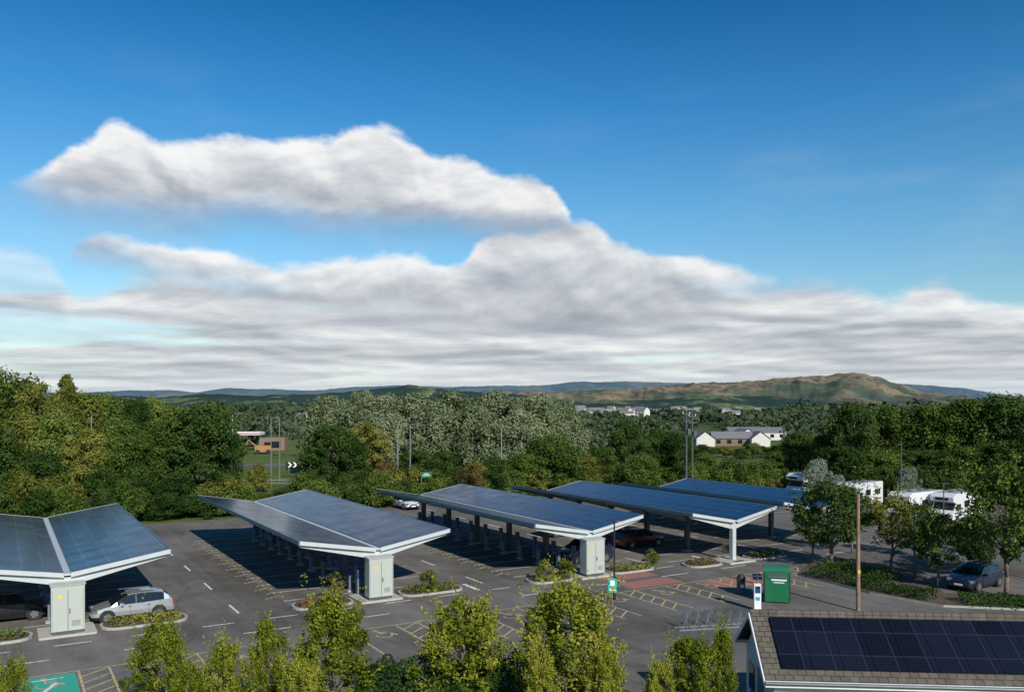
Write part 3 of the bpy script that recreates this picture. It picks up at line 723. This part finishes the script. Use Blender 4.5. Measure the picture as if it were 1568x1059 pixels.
ridge('moorland_hills', [(-200, 612), (300, 612), (560, 604), (700, 606), (800, 600), (870, 601), (930, 597), (980, 594), (1040, 590), (1100, 587), (1160, 584), (1180, 581), (1230, 578), (1262, 577), (1280, 573), (1305, 572), (1325, 574), (1345, 577), (1362, 586), (1380, 589), (1410, 600), (1450, 606), (1500, 612), (1800, 616)], 5200, 2300, hillmat('moor_hill', 'moor'), 38, 8.7, 0, 5)
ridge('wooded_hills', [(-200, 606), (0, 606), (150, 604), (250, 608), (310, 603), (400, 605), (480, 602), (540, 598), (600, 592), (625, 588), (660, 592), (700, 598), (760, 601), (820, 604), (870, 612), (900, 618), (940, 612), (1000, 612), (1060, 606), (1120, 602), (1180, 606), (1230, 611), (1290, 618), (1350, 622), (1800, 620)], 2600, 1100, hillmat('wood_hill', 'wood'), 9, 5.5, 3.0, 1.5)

# ------------------------------------------------------------------ trees
T = {}
T['broadA'] = tree('t', 10, 8, 1.6, 70, 190, .3, 'round', L_mid, 11, .19)
T['broadB'] = tree('t', 10, 8, 1.2, 75, 180, .3, 'dome', L_mid, 12, .18)
T['dark'] = tree('t', 10, 8, 1.0, 80, 190, .28, 'round', L_dark, 13, .17)
T['dark2'] = tree('t', 10, 7, .8, 70, 180, .28, 'col', L_dark, 14, .18)
T['wilA'] = tree('t', 13, 10, 2, 95, 190, .34, 'dome', L_wil, 15, .15, droop=.8)
T['wilB'] = tree('t', 13, 10, 1.6, 95, 190, .34, 'oval', L_wil, 16, .15, droop=.8)
T['oliv'] = tree('t', 10, 7, 1.5, 70, 170, .28, 'oval', L_oliv, 17, .18)
T['red'] = tree('t', 5, 5, .5, 45, 150, .2, 'dome', L_red, 18, .19)
T['silv'] = tree('t', 5, 4.5, .7, 45, 130, .18, 'oval', L_silv, 19, .18)
T['bush'] = tree('t', 4, 5, .2, 45, 150, .22, 'dome', L_mid, 20, .19)
T['bushd'] = tree('t', 4, 5, .2, 45, 150, .22, 'dome', L_dark, 21, .19)
T['busho'] = tree('t', 4, 5, .2, 45, 150, .22, 'dome', L_oliv, 22, .19)
T['youngA'] = tree('t', 6, 4.4, 1.7, 65, 90, .17, 'oval', L_mid, 23, .13, M_brown, shoots=30)
T['youngB'] = tree('t', 6, 4.4, 1.7, 60, 90, .17, 'round', L_oliv, 24, .13, M_brown, shoots=30)
T['youngD'] = tree('t', 6, 4.4, 1.7, 75, 100, .17, 'oval', L_dark, 25, .13, M_brown, shoots=30)
T['poplar'] = tree('t', 14, 6, 2, 80, 150, .3, 'col', L_oliv, 26, .16)
T['poplarw'] = tree('t', 14, 5, 1.5, 80, 150, .3, 'col', L_wil, 27, .17)
DIM = {'broadA': (10, 8), 'broadB': (10, 8), 'dark': (10, 8), 'dark2': (10, 7), 'wilA': (13, 10), 'wilB': (13, 10), 'oliv': (10, 7), 'red': (5, 5), 'silv': (5, 4.5), 'bush': (4, 5), 'bushd': (4, 5), 'busho': (4, 5), 'youngA': (6, 4.4), 'youngB': (6, 4.4), 'youngD': (6, 4.4), 'poplar': (14, 6), 'poplarw': (14, 5)}
NM = {'broadA': 'broadleaf_tree', 'broadB': 'broadleaf_tree', 'dark': 'sycamore_tree', 'dark2': 'alder_tree', 'wilA': 'willow_tree', 'wilB': 'willow_tree', 'oliv': 'ash_tree', 'red': 'autumn_shrub', 'silv': 'silver_leaved_shrub', 'bush': 'green_shrub', 'bushd': 'dark_shrub', 'busho': 'olive_shrub', 'youngA': 'young_tree', 'youngB': 'young_tree', 'youngD': 'young_tree', 'poplar': 'poplar_tree', 'poplarw': 'poplar_tree'}
for k, me in T.items(): me.name = NM[k]
def PT(kind, u, Y, vtop, wpx):
    h = 11.5+(620-vtop)*Y/1300; w = wpx*Y/1300; H0, W0 = DIM[kind]
    link(NM[kind], T[kind], (SV(u, Y), Y, 0), random.uniform(0, 6.28), (w/W0, w/W0*random.uniform(.9, 1.1), h/H0))
for r in [
 ('oliv', -45, 112, 575, 130), ('broadA', 15, 115, 572, 120), ('oliv', 62, 112, 584, 90), ('poplar', 100, 118, 570, 48), ('oliv', 118, 108, 598, 80), ('broadB', 160, 118, 604, 80), ('dark', 208, 120, 612, 80), ('broadA', 236, 122, 612, 60),
 ('oliv', 270, 125, 622, 70), ('broadA', 330, 128, 620, 80), ('broadB', 186, 104, 640, 90),
 ('oliv', 30, 98, 640, 110), ('broadA', 84, 97, 632, 90), ('oliv', 130, 96, 655, 70), ('busho', 170, 96, 680, 90), ('dark', 303, 97, 622, 135), ('broadB', 258, 98, 648, 90), ('dark2', 345, 98, 650, 55), ('broadB', 215, 95, 668, 90), ('dark', -30, 92, 640, 110), ('dark', 60, 94, 690, 90),
 ('dark', 503, 108, 652, 95), ('dark2', 540, 110, 668, 60), ('wilA', 505, 140, 606, 90), ('oliv', 560, 120, 645, 70), ('poplarw', 545, 140, 596, 34), ('poplarw', 562, 142, 593, 32), ('poplarw', 488, 142, 612, 34),
 ('wilB', 590, 134, 602, 90), ('wilA', 635, 132, 601, 115), ('wilB', 700, 130, 596, 120), ('wilA', 760, 132, 598, 110), ('wilB', 820, 131, 602, 110), ('wilA', 865, 136, 613, 75), ('wilA', 668, 125, 616, 100), ('wilB', 735, 124, 618, 100), ('wilB', 800, 124, 624, 90), ('wilA', 600, 126, 632, 80), ('poplarw', 790, 128, 604, 36), ('poplarw', 840, 128, 608, 34),
 ('dark', 635, 112, 690, 70), ('broadA', 840, 110, 668, 90), ('broadB', 800, 108, 696, 70), ('oliv', 895, 112, 694, 60), ('dark', 760, 108, 700, 60), ('broadB', 678, 112, 690, 60),
 ('dark', 958, 116, 642, 62), ('dark2', 1005, 118, 655, 58), ('dark', 1038, 116, 664, 62), ('broadB', 925, 112, 685, 60), ('broadA', 1078, 116, 694, 50), ('broadA', 985, 110, 696, 70),
 ('bush', 1110, 112, 704, 60), ('bush', 1150, 115, 708, 60), ('broadA', 1190, 130, 692, 55), ('dark2', 1225, 132, 660, 64), ('broadB', 1262, 125, 665, 60),
 ('dark', 1308, 120, 616, 84), ('wilA', 1335, 128, 622, 70), ('broadA', 1366, 122, 624, 86), ('broadB', 1420, 120, 620, 100), ('broadB', 1476, 118, 612, 110), ('dark', 1540, 116, 606, 120), ('wilB', 1500, 128, 612, 90), ('broadB', 1610, 114, 600, 130),
 ('dark', 1290, 108, 684, 80), ('broadA', 1345, 106, 690, 90), ('dark', 1410, 106, 689, 90), ('broadB', 1470, 104, 684, 100), ('dark', 1530, 102, 676, 100), ('dark', 1590, 100, 664, 100), ('broadA', 1255, 108, 716, 60),
 ('silv', 1252, 104, 702, 44), ('silv', 1392, 96, 714, 40), ('silv', 1282, 98, 726, 34),
 ('red', 592, 102, 706, 50), ('red', 720, 102, 710, 55), ('busho', 395, 112, 712, 40), ('busho', 905, 104, 720, 40),
]: PT(*r)
rg = random.Random(5)
for s_ in np.arange(-16, 98, 3.1):
    for row in range(2):
        t_ = 90.8+row*3.4+rg.uniform(-.6, .6); p = ST(s_+rg.uniform(-1, 1), t_)
        low = (22 < s_ < 30); k = rg.choice(['bush', 'bushd', 'busho', 'bushd', 'bush'])
        h = rg.uniform(2.2, 3.4)+row*.8 if s_ > 12 else rg.uniform(3.0, 4.6)+row
        if low: h *= .5
        w = rg.uniform(3.6, 5.4)
        if s_ > 84: continue
        link(NM[k], T[k], p, rg.uniform(0, 6), (w/5, w/5, h/4))
for u in range(930, 1330, 24): PT(rg.choice(['bush', 'bushd', 'busho', 'bush']), u+rg.uniform(-8, 8), rg.uniform(108, 114), rg.uniform(705, 730), rg.uniform(36, 60))
for u in range(1040, 1230, 18): PT(rg.choice(['broadA', 'dark', 'oliv']), u+rg.uniform(-6, 6), rg.uniform(175, 205), rg.uniform(678, 686), rg.uniform(24, 36))
for u in range(1330, 1650, 30): PT(rg.choice(['bush', 'bushd', 'bush']), u+rg.uniform(-8, 8), rg.uniform(97, 102), rg.uniform(715, 735), rg.uniform(50, 70))
for r in [('youngD', 1272, 60, 738, 110), ('youngA', 1305, 66, 745, 60), ('youngB', 1365, 58, 758, 84), ('youngA', 1438, 53, 788, 95), ('youngD', 1412, 64, 770, 60), ('youngA', 1540, 50.5, 712, 130), ('youngD', 1500, 56, 790, 75), ('youngA', 1596, 55, 740, 100), ('youngB', 1245, 63, 775, 60), ('youngD', 1480, 66, 800, 50)]: PT(*r)
T2 = []
for i, (sd_, pf) in enumerate(((41, 'dome'), (42, 'round'), (43, 'oval'), (44, 'round'))):
    T2.append(tree('ornamental_tree', 5, 3, .3, 125, 120, .1, pf, L_yel, sd_, .115, M_brown, flat=1.0, shell=.25, shoots=70))
for i, (u, Y, vt, wp) in enumerate([(243, 29, 945, 95), (345, 28, 980, 85), (410, 29.5, 945, 66), (508, 30, 912, 145), (706, 30.5, 910, 140), (872, 30, 890, 165), (1062, 28.5, 972, 105), (1108, 28.6, 960, 52), (18, 29, 1004, 52), (290, 27, 1012, 70), (460, 27.5, 1006, 80), (830, 28, 992, 70), (925, 28, 992, 75), (1010, 27, 1010, 60)]):
    h = 11.5-(vt-620)*Y/1300; w = wp*Y/1300
    link('ornamental_tree', T2[(i+1) % 4], (SV(u, Y), Y, 0), i*1.7, (w/3, w/3, h/5))
hedge('evergreen_hedge', [(-5.5, 30.6), (0.6, 30.9)], 2.4, 2.75, .1, L_dark, 31, 900)
hedge('mixed_hedge', [(-14, 28.4), (-5.5, 29.0), (8.2, 28.4)], 2.2, 1.9, .11, L_mid, 32, 420)
gr = MB(); gr.flat([(-22, 20), (8.3, 20), (8.3, 32.0), (1, 33.0), (-7, 32.4), (-14, 31.0), (-22, 29)], .02, M_grass); gr.obj('grass_verge')
ib = MB(); ib.prism([(19.4, 57.5), (21.8, 51.8), (24.6, 48.4), (36, 46), (40, 52), (34, 60), (22, 62)], 0, .12, M_soil, M_kerb); ib.obj('planting_bed')
ib = MB(); ib.prism([(26.2, 51.6), (38, 49.8), (38.5, 56), (27.5, 57.5)], .121, .14, M_asph); ib.obj('bay_surface')
hedge('clipped_hedge', [(20.3, 57.2), (22.5, 52.6), (24.6, 49.6)], 1.5, .95, .13, L_dark, 33, 260)
hedge('clipped_hedge', [(25.9, 49.0), (34, 47.2)], 1.7, .9, .13, L_dark, 34, 260)
hedge('clipped_hedge', [(22.5, 60), (24.6, 55)], 2.4, .9, .14, L_mid, 35, 180)
me = tree('bare_shrub', 1.8, 1.6, .2, 30, 25, .09, 'dome', L_red, 55, .13, M_brown); link('bare_shrub', me, ST(16.6, 47.4, .1))
me2 = tree('bay_shrub', 1.2, 1.4, .1, 30, 60, .1, 'dome', L_oliv, 56, .16, M_brown)
for s_, t_ in ((30.6, 46.6), (32.2, 46.6), (22.6, 47.5), (-1.0, 48.4), (39.5, 46.5)): link('round_shrub', me2, ST(s_, t_, .1), s_)

def woodland(name, items, cards, size, seed, mat):
    rng = np.random.default_rng(seed); P = []; Nn = []; S = []; Tt = []
    for x, y, h, w in items:
        n = cards; k = 7
        c = rng.normal(size=(k, 3))*np.array([w*.22, w*.22, h*.16])+np.array([x, y, h*.6]); idx = rng.integers(0, k, n)
        d = rng.normal(size=(n, 3)); d /= np.linalg.norm(d, axis=1, keepdims=True)
        p = c[idx]+d*np.array([w*.25, w*.25, h*.26])*(.6+.4*rng.random((n, 1)))
        p[:, 2] = np.clip(p[:, 2], .3, None)
        P.append(p); Nn.append(d+rng.normal(size=(n, 3))*.4); S.append(size*(w/9)*(.5+.6*rng.random(n))); Tt.append(np.clip(rng.random()*.7+rng.random(n)*.3, 0, 1))
    me = leaves_to_mesh(name, np.concatenate(P), np.concatenate(Nn), np.concatenate(S), np.concatenate(Tt), rng, mat, asp=.8)
    return link(name, me, (0, 0, 0))
it = []
for k in range(420):
    Y = rg.uniform(150, 420); u = rg.uniform(-150, 1720)
    if 1030 < u < 1215 and Y < 300: continue
    if 360 < u < 480 and Y < 230: continue
    h = rg.uniform(6, 10.5) if u < 880 or u > 1200 else rg.uniform(4, 6); it.append((SV(u, Y), Y, h, rg.uniform(6, 11)))
woodland('distant_woodland', it, 130, .8, 71, L_far)
it = []
for k in range(650):
    Y = rg.uniform(420, 1500); u = rg.uniform(-150, 1720); it.append((SV(u, Y), Y, rg.uniform(7, 14) if u < 880 or u > 1200 else rg.uniform(4, 7.5), rg.uniform(12, 26)))
woodland('distant_woodland', it, 50, 1.0, 72, L_far)

# ------------------------------------------------------------------ sun, sky
el = math.radians(31); sd3 = Vector((.45, -.89, 0)).normalized()*math.cos(el); sd3.z = math.sin(el)
sun = bpy.data.lights.new('sun', 'SUN'); sun.energy = 5.0; sun.angle = math.radians(.5); sun.color = (1, .94, .84)
so = bpy.data.objects.new('sun', sun); scene.collection.objects.link(so); so.rotation_euler = (-sd3).to_track_quat('-Z', 'Y').to_euler(); so.location = (20, -30, 60)
w = bpy.data.worlds.new('World'); scene.world = w; w.use_nodes = True; nt = w.node_tree
bg = nt.nodes['Background']; bg.inputs['Strength'].default_value = .1
sky = N(nt, 'ShaderNodeTexSky', sky_type='NISHITA'); sky.sun_disc = False; sky.sun_elevation = el; sky.sun_rotation = math.radians(153); sky.air_density = 1.0; sky.dust_density = .3; sky.ozone_density = 2.0
tc = N(nt, 'ShaderNodeTexCoord'); sx = N(nt, 'ShaderNodeSeparateXYZ'); nt.links.new(tc.outputs['Generated'], sx.inputs[0])
x, y, z = sx.outputs
az = MA(nt, 'ARCTAN2', x, y); rho = MA(nt, 'SQRT', MA(nt, 'ADD', MA(nt, 'MULTIPLY', x, x), MA(nt, 'MULTIPLY', y, y)))
e = MA(nt, 'DIVIDE', z, MA(nt, 'MAXIMUM', rho, .02))
def CMB(a, b, c=0.):
    n = N(nt, 'ShaderNodeCombineXYZ')
    for i, q in enumerate((a, b, c)): setin(nt, n.inputs[i], q)
    return n.outputs[0]
def curve(pts):
    n = N(nt, 'ShaderNodeFloatCurve'); c = n.mapping.curves[0]; P = []
    for u, v in pts:
        a = math.atan((u-784)/1300); P.append(((a+.7)/1.4, (620-v)/1300*math.cos(a)/.4))
    while len(c.points) < len(P): c.points.new(.5, .5)
    for q, (a, b) in zip(c.points, P): q.location = (a, b)
    n.mapping.update()
    nt.links.new(MA(nt, 'MULTIPLY_ADD', az, 1/1.4, .5, clamp=True), n.inputs['Value'])
    return MA(nt, 'MULTIPLY', n.outputs[0], .4)
e17 = MA(nt, 'MULTIPLY', e, 1.7)
n1 = NOI(nt, CMB(az, e17, 3.3), 15, 7, .55, .2)
def bil(off): return NOI(nt, CMB(MA(nt, 'ADD', az, off*.3), MA(nt, 'ADD', e17, off), 5.3), 11, 4.2, .5, .3)
relief = MA(nt, 'SUBTRACT', bil(0.), bil(.022))
soft = NOI(nt, CMB(MA(nt, 'MULTIPLY', az, 4.5), MA(nt, 'MULTIPLY', e, 15), 1.), 1.0, 5, .55)
le = MA(nt, 'LOGARITHM', MA(nt, 'ADD', MA(nt, 'MAXIMUM', e, 0.), .05), math.e)
def strn(o1, o2): return NOI(nt, CMB(MA(nt, 'MULTIPLY_ADD', az, 5.4, o1), MA(nt, 'MULTIPLY_ADD', le, 4.4, o2), 2.), 1.2, 5, .5, .25)
st = strn(0., 0.); stb = strn(.05, .22)
cvn = NOI(nt, CMB(MA(nt, 'MULTIPLY', az, 3.2), MA(nt, 'MULTIPLY', le, 4.), 9.), 1.1, 5, .5, .2)
def layer(top, bot, ea=.045, eb=.07, sharp=.014, sb=.05):
    t = curve(top); b = curve(bot)
    q = MA(nt, 'ADD', MA(nt, 'SUBTRACT', t, e), MA(nt, 'MULTIPLY', MA(nt, 'SUBTRACT', n1, .5), ea))
    qb = MA(nt, 'ADD', MA(nt, 'SUBTRACT', e, b), MA(nt, 'MULTIPLY', MA(nt, 'SUBTRACT', soft, .5), eb))
    al = MA(nt, 'MULTIPLY', MAPR(nt, q, 0, sharp, smooth=True), MAPR(nt, qb, -sb*.6, sb*.7, smooth=True))
    h = MA(nt, 'DIVIDE', MA(nt, 'SUBTRACT', e, b), MA(nt, 'MAXIMUM', MA(nt, 'SUBTRACT', t, b), .02), clamp=True)
    return al, h, q
A_t = [(-230, 330), (-60, 310), (20, 275), (70, 245), (100, 218), (140, 200), (180, 180), (210, 190), (240, 208), (290, 208), (340, 202), (400, 206), (450, 210), (500, 205), (545, 186), (600, 195), (640, 212), (670, 233), (715, 237), (760, 252), (810, 262), (850, 285), (880, 330), (930, 370), (1100, 400), (1800, 400)]
A_b = [(-230, 290), (-60, 290), (20, 288), (70, 310), (130, 324), (200, 334), (300, 338), (400, 332), (500, 348), (600, 352), (700, 354), (800, 368), (860, 360), (900, 346), (960, 330), (1800, 330)]
B_t = [(-230, 420), (80, 400), (120, 364), (150, 352), (200, 350), (260, 364), (330, 382), (400, 394), (480, 398), (540, 390), (600, 385), (650, 390), (690, 394), (730, 370), (770, 350), (830, 340), (880, 328), (920, 345), (950, 368), (1010, 380), (1050, 388), (1100, 390), (1150, 402), (1250, 440), (1800, 450)]
B_b = [(-230, 370), (80, 372), (200, 396), (260, 440), (330, 462), (500, 475), (700, 485), (900, 490), (1080, 475), (1150, 450), (1250, 430), (1800, 430)]
C_t = [(-230, 365), (0, 368), (50, 378), (90, 398), (112, 432), (200, 424), (300, 424), (700, 430), (1000, 430), (1090, 440), (1130, 432), (1190, 428), (1240, 425), (1300, 433), (1360, 446), (1400, 430), (1440, 420), (1480, 440), (1530, 450), (1600, 455), (1800, 450)]
aA, hA, qA = layer(A_t, A_b); aB, hB, qB = layer(B_t, B_b, sb=.06)
tC = curve(C_t)
qC = MA(nt, 'ADD', MA(nt, 'SUBTRACT', tC, e), MA(nt, 'MULTIPLY', MA(nt, 'SUBTRACT', n1, .5), .045))
aC = MAPR(nt, qC, 0, .022, smooth=True)
cov = MAPR(nt, MA(nt, 'ADD', cvn, MA(nt, 'MULTIPLY', MA(nt, 'SUBTRACT', MAPR(nt, az, -.6, -.25), .5), .2)), .36, .52, .35, 1, smooth=True)
aC = MA(nt, 'MULTIPLY', aC, cov)
def ccol(t):
    return RAMP(nt, t, [(0, (.31, .34, .385)), (.3, (.43, .46, .51)), (.6, (.65, .67, .70)), (.85, (.88, .88, .88)), (1, (.95, .95, .94))])
def shade(h, q, a, k0=.22, kr=1.5):
    v = MA(nt, 'MULTIPLY_ADD', relief, kr, MA(nt, 'MULTIPLY', MA(nt, 'POWER', h, .8), a))
    v = MA(nt, 'ADD', v, MAPR(nt, q, 0, .035, .2, 0))
    return MA(nt, 'ADD', v, MA(nt, 'MULTIPLY_ADD', MA(nt, 'SUBTRACT', soft, .5), .7, k0), clamp=True)
cA = ccol(shade(hA, qA, .7, .18)); cB = ccol(shade(hB, qB, .55, .22))
vC = MA(nt, 'MULTIPLY_ADD', MA(nt, 'SUBTRACT', st, stb), 1.7, MA(nt, 'MULTIPLY_ADD', MA(nt, 'SUBTRACT', cvn, .5), -1.2, .5))
vC = MA(nt, 'ADD', vC, MAPR(nt, qC, 0, .045, .3, 0), clamp=True)
cC = ccol(vC)
tint = N(nt, 'ShaderNodeMix', data_type='RGBA', blend_type='MULTIPLY'); tint.inputs[0].default_value = 1
nt.links.new(sky.outputs[0], tint.inputs[6])
nt.links.new(RAMP(nt, e, [(0, (.62, .66, .68)), (.1, (.54, .67, .7)), (.22, (.34, .64, .75)), (.34, (.16, .53, .74)), (.48, (.05, .37, .6))]), tint.inputs[7])
def xk(c, k):
    n = N(nt, 'ShaderNodeVectorMath', operation='SCALE'); nt.links.new(c, n.inputs[0]); n.inputs['Scale'].default_value = k; return n.outputs[0]
base = xk(tint.outputs[2], 1.65)
veil = MA(nt, 'MULTIPLY', MAPR(nt, soft, .5, .75, 0, .16, smooth=True), MAPR(nt, e, .4, .2))
base = MIX(nt, veil, base, (6, 6.6, 7))
col = MIX(nt, MA(nt, 'MULTIPLY', aC, .95), base, xk(cC, 10))
col = MIX(nt, MA(nt, 'MULTIPLY', aB, .96), col, xk(cB, 10)); col = MIX(nt, MA(nt, 'MULTIPLY', aA, .97), col, xk(cA, 10))
hz = MAPR(nt, e, 0, .055, .7, 0, smooth=True)
col = MIX(nt, hz, col, (6.2, 7.0, 7.6))
nt.links.new(col, bg.inputs['Color'])

# ------------------------------------------------------------------ camera
cam = bpy.data.cameras.new('camera'); cam.sensor_width = 36; cam.lens = 36*1300/1568; cam.shift_y = 90.5/1568; cam.clip_start = .1; cam.clip_end = 40000
co = bpy.data.objects.new('camera', cam); scene.collection.objects.link(co); co.location = (0, 0, 11.5); co.rotation_euler = (math.radians(90), 0, 0); scene.camera = co
scene.view_settings.view_transform = 'Standard'; scene.view_settings.look = 'None'; scene.view_settings.exposure = 0
